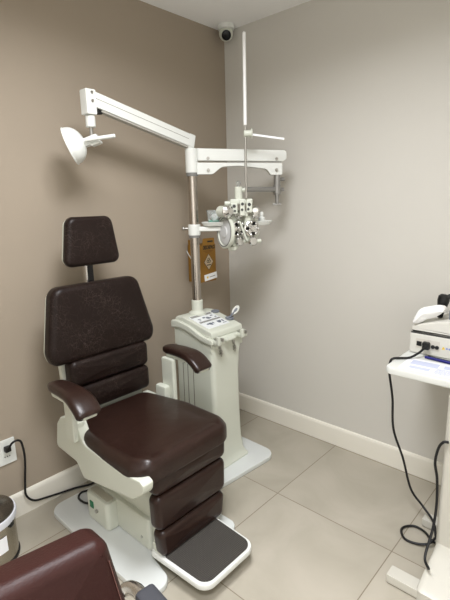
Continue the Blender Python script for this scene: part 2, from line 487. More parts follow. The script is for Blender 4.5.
# backrest
fr = (V((.285, CB, .79)), Y, V((-.075, 0, 1)).normalized(), V((1, 0, .075)).normalized())
bk = [(-.266, 0), (.270, 0), (.292, .055), (.216, .347), (-.232, .347), (-.285, .055)]
b = new()
cushion(b, [(x, y) for x, y in rpoly(bk, [.06, .06, .08, .055, .055, .08], 8)], 0.072, 0.030,
        (fr[0] - fr[3] * .078, fr[1], fr[2], fr[3]), crown=0.008)
build('back_cushion', b, 'leather', ch)
b = new()
prism(b, rpoly([(x * .96 - .006, y * .97) for x, y in bk], [.06, .06, .08, .055, .055, .08], 8), -0.098, -0.070, fr, 0.012)
prism(b, rpoly([(-.213, -.31), (.213, -.31), (.213, .05), (-.213, .05)], .02), -0.112, -0.078, fr, 0.008)
rbox(b, (.17, CB - .10, .40), (.30, CB + .10, .50), .02)
build('back_shell', b, 'cream', ch)
for z0, z1 in ((.668, .795), (.540, .666)):
    b = new()
    cushion(b, rpoly([(-.202, z0), (.230, z0), (.230, z1), (-.202, z1)], .028), 0.072, 0.026, YZ((.213, CB, 0)), crown=0.006)
    build('lumbar_pad', b, 'leather', ch)
# headrest
fh = (V((.242, CB - .008, 1.212)), Y, V((-.03, 0, 1)).normalized(), V((1, 0, .03)).normalized())
hp = [(-.145, 0), (.145, 0), (.112, .222), (-.112, .222)]
b = new(); cushion(b, rpoly(hp, [.035, .035, .04, .04], 8), 0.048, 0.022, (fh[0] - fh[3] * .048, fh[1], fh[2], fh[3]), crown=0.008)
hr = build('headrest', b, 'leather', ch)
b = new(); prism(b, rpoly([(x * .93 - .004, y * .96 + .003) for x, y in hp], [.035, .035, .04, .04], 8), -0.064, -0.044, fh, 0.006)
build('headrest_shell', b, 'cream', hr)
b = new(); rbox(b, (.166, CB - .022, 1.05), (.182, CB + .012, 1.30), .003); build('headrest_stem', b, 'black', ch)
b = new(); rbox(b, (.163, CB - .030, 1.05), (.186, CB - .021, 1.30), .003); build('stem_rail', b, 'chrome', ch)
# arms
for s in (-1, 1):
    yc = CY + s * .305
    b = new()
    plate = rpoly([(.385, .722), (.55, .722), (.605, .698), (.630, .690), (.636, .708), (.59, .738), (.385, .745)], [.008, .05, .03, .006, .006, .05, .008], 5)
    prism(b, plate, yc - .030, yc + .030, (V((0, 0, 0)), X, Z, Y), 0.005)
    yp = CY + s * .268
    rbox(b, (.368, yp - .014, .50), (.432 if s < 0 else .455, yp + .014, .725), .009)
    rbox(b, (.350, CY + s * .24 - .02, .49), (.43, CY + s * .24 + .02, .585), .012)
    ao = build('armrest', b, 'cream', ch)
    b = new()
    path = [(.362, .757), (.44, .760), (.50, .760), (.545, .755), (.582, .740), (.610, .720), (.630, .700)]
    P = catmull([V((x, 0, z)) for x, z in path], 6); loops = []
    N_ = len(P)
    for i, p in enumerate(P):
        d = (P[min(i + 1, N_ - 1)] - P[max(i - 1, 0)]).normalized(); nn = V((-d.z, 0, d.x))
        f = i / (N_ - 1); e = min(1, min(f, 1 - f) * 12 + .25); e = math.sqrt(e) if e < 1 else 1
        wd = .052 * (0.74 + .26 * min(1, f * 1.6)) * (0.6 + .4 * e); hh = .022 * (0.55 + .45 * e)
        lp = []
        for k in range(18):
            t = 2 * PI * k / 18; c, s_ = math.cos(t), math.sin(t)
            ex = .62
            lp.append(V((p.x, yc, p.z)) + Y * (wd * abs(c) ** ex * (1 if c > 0 else -1)) + nn * (hh * abs(s_) ** ex * (1 if s_ > 0 else -1)))
        loops.append(lp)
    ringstack(b, loops)
    build('arm_pad', b, 'seatleather', ao)

# ------------------------------------------------------------------ instrument stand
PX, PY = .266, -.575
st = thing('instrument_stand', 'cream floor cabinet with chrome pole and jointed arms, standing in the corner beside the chair', 'medical stand', (.36, -.57, 0))
b = new()
prism(b, rpoly([(.06, -.935), (.610, -.935), (.662, -.345), (.06, -.33)], [.03, .02, .075, .05], 8), 0, 0.027, XY((0, 0, 0)), 0.006)
build('base_plate', b, 'plate', st)
def rrect(x0, x1, y0, y1, r): return rpoly([(x0, y0), (x1, y0), (x1, y1), (x0, y1)], r, 5)
b = new()
secs = [(.026, .165, .540, -.735, -.455, .02), (.036, .165, .540, -.735, -.455, .02), (.044, .170, .532, -.728, -.462, .02),
        (.075, .185, .522, -.712, -.474, .025), (.16, .195, .513, -.702, -.481, .028), (.35, .20, .507, -.70, -.485, .028),
        (.55, .20, .502, -.70, -.482, .028), (.65, .20, .498, -.70, -.470, .028), (.71, .20, .496, -.70, -.453, .028), (.79, .20, .494, -.70, -.447, .028)]
ringstack(b, [[V((x, y, z)) for x, y in rrect(*s)] for z, *s in secs])
cb = build('cabinet', b, 'cream', st)
# recessed side panel lines on the side facing the chair
b = new()
for z in (.655,): rbox(b, (.275, -.7025, z), (.475, -.6985, z + .005), .001)
tube(b, [(.275, -.7005, .60), (.277, -.7005, .64), (.29, -.7005, .657), (.32, -.7005, .658)], .0028, 6)
for x in (.262, .300, .345): rbox(b, (x, -.7022, .06), (x + .004, -.6985, .60), .001)
rbox(b, (.335, -.7022, .606), (.475, -.6985, .611), .001)
build('panel_seam', b, 'groove', cb)
b = new(); prism(b, rpoly([(.30, .08), (.48, .08), (.478, .60), (.44, .64), (.30, .64)], [.01, .01, .06, .03, .01], 6), .474, .4865, (V((0, 0, 0)), X, Z, Y), .003)
build('side_panel', b, 'cream', cb)
# lid : sloping moulded top
b = new()
lp = rpoly([(.185, .79), (.185, .842), (.25, .842), (.34, .822), (.42, .782), (.50, .768), (.512, .762), (.512, .735), (.41, .748), (.33, .787), (.25, .80)], [.004, .015, .05, .1, .08, .01, .008, .008, .08, .08, .04], 6)
lp = rpoly([(.185, .795), (.185, .842), (.25, .842), (.34, .824), (.42, .79), (.508, .775), (.512, .745), (.42, .757), (.33, .792), (.25, .805)], [.010, .015, .05, .1, .08, .012, .010, .08, .08, .04], 6)
prism(b, lp, -.712, -.428, (V((0, 0, 0)), X, Z, Y), .008)
pt = rpoly([(.205, .80), (.205, .862), (.27, .866), (.49, .812), (.50, .77), (.30, .78)], [.014, .018, .05, .018, .014, .02], 6)
prism(b, pt, -.695, -.445, (V((0, 0, 0)), X, Z, Y), .010)
prism(b, [(.203, .70), (.492, .70), (.490, .765), (.42, .775), (.33, .81), (.25, .835), (.203, .835)], -.7005, -.4475, (V((0, 0, 0)), X, Z, Y), .004)
ld = build('lid', b, 'cream', st)
# printed sheet on the sloping top
sl = V((.22, 0, -.054)).normalized(); fs = (V((.300, -.588, .8605)), Y, -sl, V((.054, 0, .22)).normalized())
b = new(); prism(b, rpoly([(-.085, -.155), (.085, -.155), (.085, .005), (-.085, .005)], .006), -.004, .0008, fs); ps = build('control_panel', b, 'sheet', st)
b = new()
rbox(b, (-.08, -.018, .0007), (.08, .002, .0012), 0, frame=fs); rbox(b, (-.08, -.088, .0007), (.08, -.072, .0012), 0, frame=fs)
build('grey_band', b, 'panelgrey', ps)
b = new()
for (x, y, w, h) in ((-.06, -.045, .022, .007), (-.062, -.06, .012, .006), (-.02, -.040, .02, .012), (.005, -.056, .03, .008), (.045, -.035, .018, .010),
                     (.06, -.058, .014, .009), (-.055, -.112, .016, .012), (-.03, -.128, .008, .006), (-.012, -.112, .010, .016), (.025, -.11, .03, .012), (.06, -.115, .012, .02), (.045, -.138, .03, .005)):
    b = new(); rbox(b, (x, y - h / 2, .0007), (x + w, y + h / 2, .0013), 0, frame=fs); build('panel_icon', b, M['panelink'], ps)
for (x, y) in ((.012, -.052), (-.028, -.115), (.035, -.118)):
    b = new(); t = new(); lathe(t, (x, y, .0007), Z, [(.012, 0), (.012, .0007)], 14); merge(b, t, fs); build('panel_icon', b, M['panelink'], ps)
# cups on the lid
b = new(); lathe(b, (.305, -.470, .8555), Z, [(.024, 0), (.026, .007), (.022, .010), (.017, .008), (0, .007)], 20, su=1.0)
build('holder_cup', b, 'greyblue', st)
b = new(); lathe(b, (.415, -.466, .8285), Z, [(.024, 0), (.026, .010), (.022, .013), (.015, .009), (0, .008)], 20)
build('holder_cup', b, 'greyblue', st)
# front hooks
for y in (-.675, -.487):
    b = new()
    rbox(b, (.495, y - .026, .752), (.545, y + .026, .776), .007)
    rbox(b, (.528, y - .026, .752), (.550, y - .008, .800), .006)
    hk = build('hook_bracket', b, 'cream', st)
    b = new(); rbox(b, (.505, y - .018, .776), (.545, y + .022, .784), .003); cyl(b, (.53, y + .004, .78), (.553, y + .004, .776), .006)
    build('clip', b, 'steel', hk)
b = new(); rbox(b, (.46, -.62, .748), (.532, -.54, .772), .012); build('front_lip', b, 'cream', st)
for y in (-.640, -.530):
    b = new(); rbox(b, (.492, y - .010, .715), (.502, y + .010, .738), .003); cyl(b, (.50, y, .70), (.512, y, .70), .008, n=12)
    tube(b, [(.505, y, .72), (.512, y, .70), (.508, y, .672)], .0035, 8); rbox(b, (.502, y - .012, .684), (.512, y + .012, .690), .002)
    build('turn_latch', b, 'steel', st)
# pole
b = new(); cyl(b, (PX, PY, .85), (PX, PY, 1.70), .0255, n=28); build('pole', b, mat('pole_chrome', rgb(178, 171, 163), .14, metal=1), st)
b = new(); lathe(b, (PX, PY, .855), Z, [(.052, 0), (.05, .014), (.034, .024), (.032, .03), (.032, .085), (.029, .088)], 28); build('pole_collar', b, 'cream', st)
b = new()
lathe(b, (PX, PY, 1.640), Z, [(.032, 0), (.034, .003), (.034, .118), (.030, .124)], 28)
build('pole_sleeve', b, 'white', st)
b = new(); lathe(b, (PX, PY, 1.622), Z, [(.030, 0), (.032, .003), (.032, .018)], 28); build('sleeve_ring', b, 'ringgrey', st)
b = new(); cyl(b, (PX, PY, 1.755), (PX, PY, 1.83), .016, n=18); build('lamp_arm_pin', b, 'chrome', st)
# tray clamp and tray arm
b = new(); lathe(b, (PX, PY, 1.308), Z, [(.032, 0), (.034, .004), (.034, .055), (.031, .059)], 28)
cl = build('tray_clamp', b, 'white', st)
b = new(); u = V((-.75, -.66, 0)); cyl(b, V((PX, PY, 1.345)) + u * .03, V((PX, PY, 1.345)) + u * .055, .006, n=10); ball(b, V((PX, PY, 1.345)) + u * .06, .011)
build('clamp_knob', b, 'steel', cl)
b = new(); lathe(b, (PX, PY, 1.295), Z, [(.031, 0), (.031, .013)], 24); build('clamp_ring', b, 'ringgrey', cl)
RD = V((.737, .676, 0)).normalized(); BD = V((-.676, .737, 0))      # along the tray, and across it
ta = V((PX, PY, 1.34))
b = new(); rbox(b, (.025, -.018, -.012), (.16, .018, .014), .006, frame=(ta, RD, BD, Z)); build('tray_arm', b, 'white', cl)
tc_ = ta + RD * .205 + BD * .012 + Z * .018
b = new()
L0 = rpoly([(-.165, -.06), (.225, -.06), (.225, .06), (-.165, .06)], .05, 6)
ringstack(b, [[mp((tc_, RD, BD, Z), x, y, h) for x, y in inset(L0, d)] for d, h in ((.03, -.004), (.012, 0), (0, .018), (.004, .020), (.012, .008), (.03, .005))])
tr = build('tray', b, 'white', st)

# phoropter arm
A0 = V((PX, PY, 0)); AE = V((.575, -.172, 0)); AD = (AE - A0).normalized(); AN = V((-AD.y, AD.x, 0)); AL = (AE - A0).length
fa = (A0, AD, Z, -AN)       # outline (along, height), faces the camera side
b = new()
prism(b, rpoly([(.028, 1.700), (AL - .005, 1.693), (AL + .012, 1.705), (AL + .012, 1.742), (AL, 1.752), (.028, 1.764)], [.004, .008, .008, .008, .01, .004]), -.026, .026, fa, .006)
pa = build('phoropter_arm', b, 'white', st)
b = new()
arch = rpoly([(.005, 1.692), (AL - .01, 1.686), (AL - .01, 1.622), (AL - .075, 1.622), (AL - .10, 1.655), (AL * .5, 1.672), (.16, 1.668), (.11, 1.630), (.005, 1.630)],
             [.0, .01, .01, .015, .04, .2, .05, .03, .005], 6)
prism(b, arch, -.020, .020, fa, .004)
build('parallel_link', b, 'white', pa)
for s, z in ((.085, 1.712), (.085, 1.652), (AL - .045, 1.706), (AL - .045, 1.648)):
    p = mp(fa, s, z, .019); b = new(); cyl(b, p, p - AN * .010, .0085, n=14, bev=.001); build('pivot_bolt', b, 'steel', pa)
P1 = A0 + AD * (AL - .035)
b = new(); cyl(b, P1 + Z * 1.515, P1 + Z * 1.63, .019, n=20); cyl(b, P1 + Z * 1.52, P1 + Z * 1.57, .022, n=20, bev=.003)
k = P1 + AD * .022 + Z * 1.60; cyl(b, k, k + AD * .02, .01, n=12); k = P1 + AD * .022 + Z * 1.545; cyl(b, k, k + AD * .018, .01, n=12)
build('swivel_post', b, M['arm_steel'], pa)
b = new(); cyl(b, P1 + Z * 1.465, P1 + Z * 1.52, .010, n=14); rbox(b, (-.024, -.006, 1.458), (.024, .006, 1.470), .003, frame=(P1, RD, BD, Z))
build('lock_screw', b, M['arm_steel'], pa)

PH = V((.480, -.445, 1.375))            # phoropter hanging point (its middle)
hb = PH + V((.757, .654, 0)) * .035 + Z * .17
b = new(); cyl(b, P1 + Z * 1.545, hb, .014, n=16); build('hanger_bar', b, M['arm_steel'], pa)

# lamp arm
LE = V((.238, -1.150, 1.935)); LS = V((PX - .004, PY - .012, 1.800))
ld_ = (LE - LS).normalized(); lu = V((0, 0, 1)) - ld_ * ld_.z; lu.normalize(); lw = ld_.cross(lu)
b = new()
fl = (LS, ld_, lu, lw); LL = (LE - LS).length
rbox(b, (-.022, -.030, -.024), (LL + .015, .033, .024), .005, frame=fl)
la = build('lamp_arm', b, 'white', st)
b = new(); rbox(b, (.02, .004, -.0245), (LL - .02, .006, .0245), 0, frame=fl); build('arm_seam', b, 'groove', la)
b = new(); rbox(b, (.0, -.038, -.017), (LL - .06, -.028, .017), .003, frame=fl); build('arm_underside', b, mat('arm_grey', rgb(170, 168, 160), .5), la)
b = new(); rbox(b, (-.028, -.040, -.020), (.012, .038, .020), .006, frame=fl); build('arm_joint', b, 'white', la)
b = new(); rbox(b, (-.022, -.026, -.068), (.028, .028, .036), .006, frame=(LE, -Y, X, Z))
cyl(b, LE + Z * -.118, LE + Z * -.07, .021, n=20, bev=.003); build('end_block', b, 'white', la)
for z in (.022, -.012):
    p = LE + V((.028, .0, z)); b = new(); cyl(b, p, p + X * .004, .006, n=12); build('pivot_bolt', b, 'steel', la)
b = new(); rbox(b, (LE.x - .014, LE.y + .03, LE.z - .06), (LE.x + .014, LE.y + .06, LE.z - .036), .006); build('stop_block', b, 'black', la)

# examination lamp hanging at the end of the arm
ex = thing('examination_lamp', 'small white dome lamp with stick handle hanging from the raised arm above the headrest', 'lamp', (LE.x, LE.y, 1.70))
b = new(); cyl(b, LE + Z * -.165, LE + Z * -.110, .0075, n=14); build('stem', b, 'steel', ex)
HC = LE + Z * -.172
vw = (LE - CP).normalized(); rt_ = vw.cross(Z).normalized(); ut_ = rt_.cross(vw)
fd = (rt_ * -.93 + ut_ * -.36 + vw * .05).normalized()
b = new(); q = (HC, -fd, BD, V((-fd).cross(BD)))
rbox(b, (-.045, -.018, -.018), (.03, .018, .018), .005, frame=q)
rbox(b, (-.01, -.022, -.026), (.035, .022, -.012), .005, frame=q)
build('lamp_bracket', b, 'white', ex)
DC = HC + fd * .098 + Z * .010
b = new(); prof = []
R = .080
for i in range(9):
    t = PI / 2 * i / 8; prof.append((R * math.cos(t) if i < 8 else .0, -.066 * math.sin(t)))
outer = [(0, -.064)] + [(R * math.sin(PI / 2 * i / 10), -.064 * math.cos(PI / 2 * i / 10)) for i in range(1, 11)]
inner = [(R * .97 * math.sin(PI / 2 * i / 10), .002 - .060 * math.cos(PI / 2 * i / 10)) for i in range(10, 0, -1)] + [(0, -.058)]
lathe(b, DC, fd, outer + [(R + .003, .002), (R + .003, .006), (R * .97, .006)] + inner, 36)
dm = build('lamp_dome', b, 'white', ex)
b = new(); lathe(b, DC + fd * -.05, fd, [(.018, 0), (.026, .02), (.02, .04), (0, .046)], 18); build('bulb', b, mat('bulb_glass', rgb(235, 235, 230), .2), dm)
b = new(); hd = V((.72, .62, .10)).normalized(); h0 = HC + V((.03, -.02, 0)); cyl(b, h0 - hd * .03, h0 + hd * .105, .0085, n=14, bev=.003)
build('handle', b, 'white', ex)

# ------------------------------------------------------------------ phoropter
PU = V((.757, .654, 0)); PW = V((.654, -.757, 0))
px = .00537
def L3(u, v, w=0): return PH + PU * u + Z * v + PW * w
pf = (PH, PU, Z, PW)
ph = thing('phoropter', 'white and chrome eye testing lens unit hanging from the horizontal arm', 'phoropter', PH)
b = new(); cyl(b, L3(.0, .115), L3(.0, .185), .021, n=22, bev=.003); pm = build('mount_cylinder', b, 'cream', ph)
b = new(); lathe(b, L3(0, .185), Z, [(.008, 0), (.008, .008), (.014, .012), (.013, .024), (.006, .030), (0, .031)], 16); build('level_knob', b, 'glass', pm)
b = new(); cyl(b, L3(.018, .168), L3(.045, .168), .010, n=14, bev=.002); cyl(b, L3(.03, .168), L3(.036, .168), .014, n=14); build('hanger_joint', b, 'cream', ph)
# cross carriage
b = new()
rbox(b, (-.045, .095, -.03), (.075, .122, .025), .006, frame=pf)
rbox(b, (-.042, .045, -.02), (-.006, .10, .04), .005, frame=pf); rbox(b, (.006, .035, -.01), (.032, .115, .05), .005, frame=pf)
rbox(b, (.040, .050, -.02), (.072, .118, .035), .005, frame=pf); rbox(b, (-.012, .03, -.025), (.05, .06, .02), .004, frame=pf)
cyl(b, L3(-.075, .10, 0), L3(-.04, .10, 0), .013, n=14, bev=.003)
build('carriage', b, 'cream', ph)
for u, v, w, r in ((-.024, .085, .040, .009), (.020, .095, .050, .008), (.018, .066, .050, .007), (.056, .092, .035, .009), (.05, .068, .035, .007), (-.02, .060, .04, .006)):
    b = new(); cyl(b, L3(u, v, w - .003), L3(u, v, w + .002), r, n=12); build('dark_recess_disc', b, 'bracket', ph)  # dark-coloured discs stand in for shaded recess holes in the blocks
# batteries: one housing per eye
def disc(bm, c, w, r, t, n=28, bev=.003): lathe(bm, V(c), w, [(r - bev, 0), (r, bev), (r, t - bev), (r - bev, t)], n)
for side, cu0 in ((-1, -.008), (1, .066)):
    tw = (PW + PU * (.55 if side < 0 else .35) * 1).normalized()
    tu = V((-tw.y, tw.x, 0))
    o = L3(cu0, -.035, 0)
    b = new()
    if side < 0:
        pl = rpoly([(-.030, -.115), (-.005, -.115), (.035, -.05), (.035, .05), (-.005, .085), (-.045, .075)], [.012, .012, .04, .03, .02, .02], 6)
    else:
        pl = rpoly([(-.012, -.085), (.02, -.075), (.05, -.03), (.05, .03), (.02, .075), (-.035, .07), (-.04, .0)], .022, 6)
    prism(b, pl, -.05, .0, (o, tu, Z, tw), .008)
    bt = build('lens_housing', b, 'cream', ph)
    b = new(); lathe(b, o, tw, [(.044, 0), (.046, .004), (.044, .014), (.036, .018), (.030, .012), (0, .012)], 30); build('lens_dial', b, 'chrome', bt)
    for k in range(7):
        t = 2 * PI * k / 7 + .4; c = o + tu * (.028 * math.cos(t)) + Z * (.028 * math.sin(t)) + tw * .013
        if (k % 2 == 0) != (side > 0): b = new(); lathe(b, c, tw, [(.0105, 0), (.0105, .006), (0, .0062)], 14); build('lens_aperture', b, 'lens', bt)
    for k in range(7):
        t = 2 * PI * k / 7 + .4 + PI / 7; c = o + tu * (.033 * math.cos(t)) + Z * (.033 * math.sin(t)) + tw * .013
        b = new(); ball(b, c + tw * .004, .009, 10); build('lens_knob', b, 'chrome', bt)
    b = new(); lathe(b, o + tw * .012, tw, [(.014, 0), (.014, .014), (.010, .018), (0, .018)], 18)
    build('lens_hub', b, 'chrome', bt)
    # knobs above and below
    c = o + Z * .075 + tu * (.0 if side < 0 else .012) + tw * .005
    b = new(); lathe(b, c, tw, [(.020, 0), (.024, .004), (.024, .014), (.018, .020), (.012, .034), (0, .036)], 22); build('cylinder_dial', b, 'chrome', bt)
    c = o - Z * .068 + tu * .005 + tw * .004
    b = new(); lathe(b, c, tw, [(.022, 0), (.026, .004), (.026, .012), (.019, .020), (0, .022)], 22); build('axis_dial', b, 'chrome', bt)
    b = new(); cyl(b, c + tu * .02 + tw * .01, c + tu * .045 + tw * .01, .011, n=14, bev=.003); build('axis_knob', b, 'cream', bt)
# big sphere scale on the near side, and its drum
b = new(); sw = (PW * .50 - PU * .87 + Z * .06).normalized(); so = L3(-.074, -.052, .012)
lathe(b, so - sw * .012, sw, [(.084, 0), (.088, .004), (.088, .016), (.084, .020), (.072, .020), (.070, .010), (0, .010)], 40)
rbox(b, (-.060, -.150, -.03), (-.018, -.128, .03), .006, frame=pf)
sd = build('sphere_wheel', b, 'cream', ph)
b = new(); lathe(b, so - sw * .004, sw, [(.068, 0), (.068, .005), (.060, .009), (.032, .009), (.028, .014), (0, .014)], 36); build('sphere_scale', b, mat('scale_silver', rgb(196, 197, 196), .3), sd)
b = new(); lathe(b, so + sw * .006, sw, [(.073, 0), (.079, 0), (.079, .0035), (.073, .0035), (.073, 0)], 36, cap=False); build('scale_ring', b, 'ringgrey', sd)
b = new(); dwx = (PW * .8 + PU * .6).normalized(); dc = L3(-.100, .058, .0)
cyl(b, dc, dc + dwx * .065, .030, n=24, bev=.004); dr = build('drum', b, 'cream', ph)
b = new(); lathe(b, dc + dwx * .065, dwx, [(.028, 0), (.034, .004), (.034, .012), (.024, .02), (.016, .034), (0, .036)], 24); build('drum_knob', b, 'chrome', dr)
b = new(); c = L3(.088, .060, .01); cyl(b, c - PW * .03, c, .016, n=16); lathe(b, c, PW, [(.018, 0), (.023, .004), (.023, .012), (.015, .022), (0, .024)], 20); build('side_dial', b, 'chrome', ph)
b = new(); rbox(b, (.000, -.105, .0), (.014, .01, .03), .005, frame=(PH, (PU * .93 - Z * .30).normalized(), (Z * .93 + PU * -.34).normalized() , PW)); build('nose_bar', b, 'cream', ph)
# reading rod swung upright
rb0 = L3(.040, .125, .035)
b = new(); cyl(b, rb0, rb0 + Z * .37, .0062, n=12); build('reading_rod', b, 'steel', ph)
b = new(); cyl(b, rb0 + Z * .36, rb0 + Z * .79, .0088, n=14, bev=.003); build('rod_sleeve', b, mat('white_gloss', rgb(240, 240, 238), .3), ph)
rc = rb0 + Z * .32
b = new(); cyl(b, rc - PU * .008 + PW * .004, rc + PU * .03 + PW * .004, .016, n=16, bev=.003); cyl(b, rc + PU * .028, rc + PU * .036, .024, n=18, bev=.002)
cc = build('card_clip', b, 'cream', ph)
b = new(); rbox(b, (.036, -.004, -.0012), (.20, .006, .0012), .001, frame=(rc, (PU - Z * .16).normalized(), (Z + PU * .16).normalized(), PW)); build('reading_card', b, 'paper', cc)

# ------------------------------------------------------------------ things on the tray
def tp(a, c, h=0.0): return tc_ + RD * a + BD * c + Z * (.0052 + h)
bx_ = thing('plastic_container', 'clear plastic box holding tissue on the left end of the small tray', 'container', tp(-.095, .005))
b = new()
L0 = [(-.038, -.028), (.038, -.028), (.038, .028), (-.038, .028)]
fb = (tp(-.095, .005), RD, BD, Z)
ringstack(b, [[mp(fb, x * s, y * s, h) for x, y in rpoly(L0, .008, 4)] for s, h in ((.84, 0), (1, .070), (1.04, .072), (1.04, .078), (.97, .076), (.82, .003))])
build('tub', b, 'glass', bx_)
b = new(); rbox(b, (-.031, -.022, .0035), (.031, .022, .022), .003, frame=fb); build('tub_base', b, 'teal', bx_)
def crumple(bm, c, rx, ry, rz, seed, n=14):
    rr = random.Random(seed); t = new(); bmesh.ops.create_icosphere(t, subdivisions=3, radius=1)
    ph_ = [(V((rr.uniform(-1, 1), rr.uniform(-1, 1), rr.uniform(-1, 1))).normalized(), rr.uniform(3, 7), rr.uniform(0, 6)) for _ in range(n)]
    for v in t.verts:
        d = v.co.normalized(); s = 1 + sum(.055 * math.sin(f * d.dot(a) + p) for a, f, p in ph_)
        v.co = V((d.x * s * rx, d.y * s * ry, max(d.z * s, -.8) * rz))
    merge(bm, t, (c, RD, BD, Z))
b = new(); crumple(b, tp(-.088, .004, .036), .022, .016, .020, 3)
build('tissue', b, 'tissue', bx_)
bo = thing('dropper_bottle', 'small white bottle standing on the right end of the small tray', 'bottle', tp(.168, .0))
b = new(); lathe(b, tp(.168, 0), Z, [(.016, 0), (.018, .003), (.018, .030), (.008, .038), (.008, .044)], 18); build('bottle_body', b, 'white', bo)
b = new(); lathe(b, tp(.168, 0, .044), Z, [(.010, 0), (.010, .012), (.006, .018), (0, .019)], 16); build('bottle_cap', b, 'white', bo)
b = new(); rbox(b, (-.012, -.010, 0), (.012, .010, .034), .004, frame=(tp(.128, -.012), RD, BD, Z))
tag(build('blue_box', b, 'blue', None), 'tiny blue box on the tray beside the white bottle', 'box')

# occluder paddle standing in the lid holder
oc = thing('occluder_paddle', 'white oval occluder paddle with blue centre leaning in the cabinet top holder', 'occluder', (.415, -.466, .838))
od = (RD * .62 + Z * .78).normalized(); ou = V((.70, .62, 0)).normalized(); ou = (ou - od * ou.dot(od)).normalized(); ow = ou.cross(od)
b = new(); cyl(b, V((.415, -.466, .838)), V((.415, -.466, .838)) + od * .04, .006, n=12); build('paddle_stem', b, 'greyblue', oc)
b = new(); oo = V((.415, -.466, .838)) + od * .056
ov = [(.016 * math.cos(2 * PI * k / 28), .030 * math.sin(2 * PI * k / 28)) for k in range(28)]
prism(b, ov, -.004, .004, (oo, ou, od, ow), .002); pd = build('paddle_blade', b, 'white', oc)
b = new(); ov2 = [(x * .42, y * .55) for x, y in ov]; prism(b, ov2, -.0052, .0052, (oo, ou, od, ow), .001); build('paddle_mark', b, 'greyblue', pd)

# ------------------------------------------------------------------ sharps box on the left wall
sx = thing('sharps_box', 'ochre cardboard sharps disposal box mounted on the left wall behind the chrome pole', 'box', (.06, -.315, 1.0))
Y0, Y1, BX, Z0, Z1 = -.396, -.254, .115, .996, 1.228
b = new(); rbox(b, (.010, Y0, Z0), (BX, Y1, Z1), .002); build('carton', b, 'carton', sx)
b = new(); pl = rpoly([(-.045, 0), (.064, 0), (.060, .040), (-.036, .040)], [.0, .0, .008, .008], 4)
prism(b, pl, -.003, 0, YZ((BX, (Y0 + Y1) / 2, Z1)))
fp_ = build('top_flap', b, 'carton', sx)
b = new(); rbox(b, (BX - .0005, -.325, Z1 + .014), (BX + .0012, -.278, Z1 + .024), .0005); build('hand_slot', b, 'ink', fp_)
b = new(); rbox(b, (.016, Y0, Z1), (.100, Y0 + .003, Z1 + .030), .001); build('side_flap', b, 'carton', sx)
yc = (Y0 + Y1) / 2
build('carton_print', text_bm('DESCARPACK', .033, (V((BX + .0002, yc + .012, Z1 - .018)), Y * .52, Z, X), shear=.15, bold=.0011), 'ink', sx)
b = new()
for z, w in ((Z1 - .040, .085), (Z1 - .048, .055)): rbox(b, (BX - .0005, yc + .006 - w / 2, z), (BX + .0006, yc + .006 + w / 2, z + .0025))
build('small_print', b, mat('carton_brown_ink', rgb(110, 66, 20), .8), sx)
b = new(); prism(b, [(0, -.052), (.042, 0), (0, .052), (-.042, 0)], 0, .0007, YZ((BX, yc + .006, 1.120))); dmd = build('hazard_diamond', b, 'ink', sx)
b = new(); prism(b, [(0, -.048), (.0385, 0), (0, .048), (-.0385, 0)], .0004, .0011, YZ((BX, yc + .006, 1.120))); build('diamond_face', b, mat('diamond_grey', rgb(196, 178, 150), .8), dmd)
b = new()
for k in range(3):
    a = PI / 2 + 2 * PI * k / 3; c = V((BX + .0011, yc + .006 + .0085 * math.cos(a), 1.128 + .0085 * math.sin(a)))
    lathe(b, c, X, [(.0095, 0), (.0095, .0006), (.0055, .0006), (.0055, 0), (.0095, 0)], 18, cap=False)
rbox(b, (BX + .0005, yc - .012, 1.098), (BX + .0016, yc + .024, 1.104))
build('biohazard_sign', b, 'ink', dmd)
b = new(); fl_ = (V((BX + .0008, yc + .020, 1.026)), V((0, .99, .10)).normalized(), V((0, -.10, .99)).normalized(), X)
rbox(b, (-.055, -.020, -.0006), (.056, .020, .0008), 0, frame=fl_); lb = build('paper_label', b, 'paper', sx)
b = new(); rbox(b, (-.035, -.006, .0008), (-.022, .006, .0014), 0, frame=fl_); build('label_mark', b, 'yellow', lb)
b = new(); rbox(b, (-.012, -.004, .0008), (.04, .001, .0014), 0, frame=fl_); build('label_print', b, 'panelgrey', lb)
b = new(); rbox(b, (0, Y0 + .01, 1.05), (.012, Y1 - .01, 1.20), .002); build('wall_bracket', b, 'white', sx)
b = new(); tube(b, [(.003, Y0 - .003, 1.19), (.030, Y0 - .005, 1.16), (.055, Y0 - .003, 1.135), (.1, Y0 - .002, 1.125)], .003, 8); build('bracket_wire', b, 'white', sx)

# ------------------------------------------------------------------ security camera
sc = thing('security_camera', 'white dome security camera with black lens in the ceiling corner', 'camera', (.075, -.085, 2.44))
c0 = V((.088, -.080, H))
b = new(); lathe(b, c0 - Z * .028, Z, [(.040, 0), (.050, .004), (.052, .028)], 28); build('camera_base', b, 'white', sc)
b = new(); ball(b, c0 - Z * .046, .043, 28); build('camera_ball', b, 'cream', sc)
ldv = V((.60, -.62, -.52)).normalized()
b = new(); lathe(b, c0 - Z * .046 + ldv * .028, ldv, [(.028, 0), (.028, .012), (.022, .016), (0, .018)], 24); build('camera_lens', b, 'lens', sc)

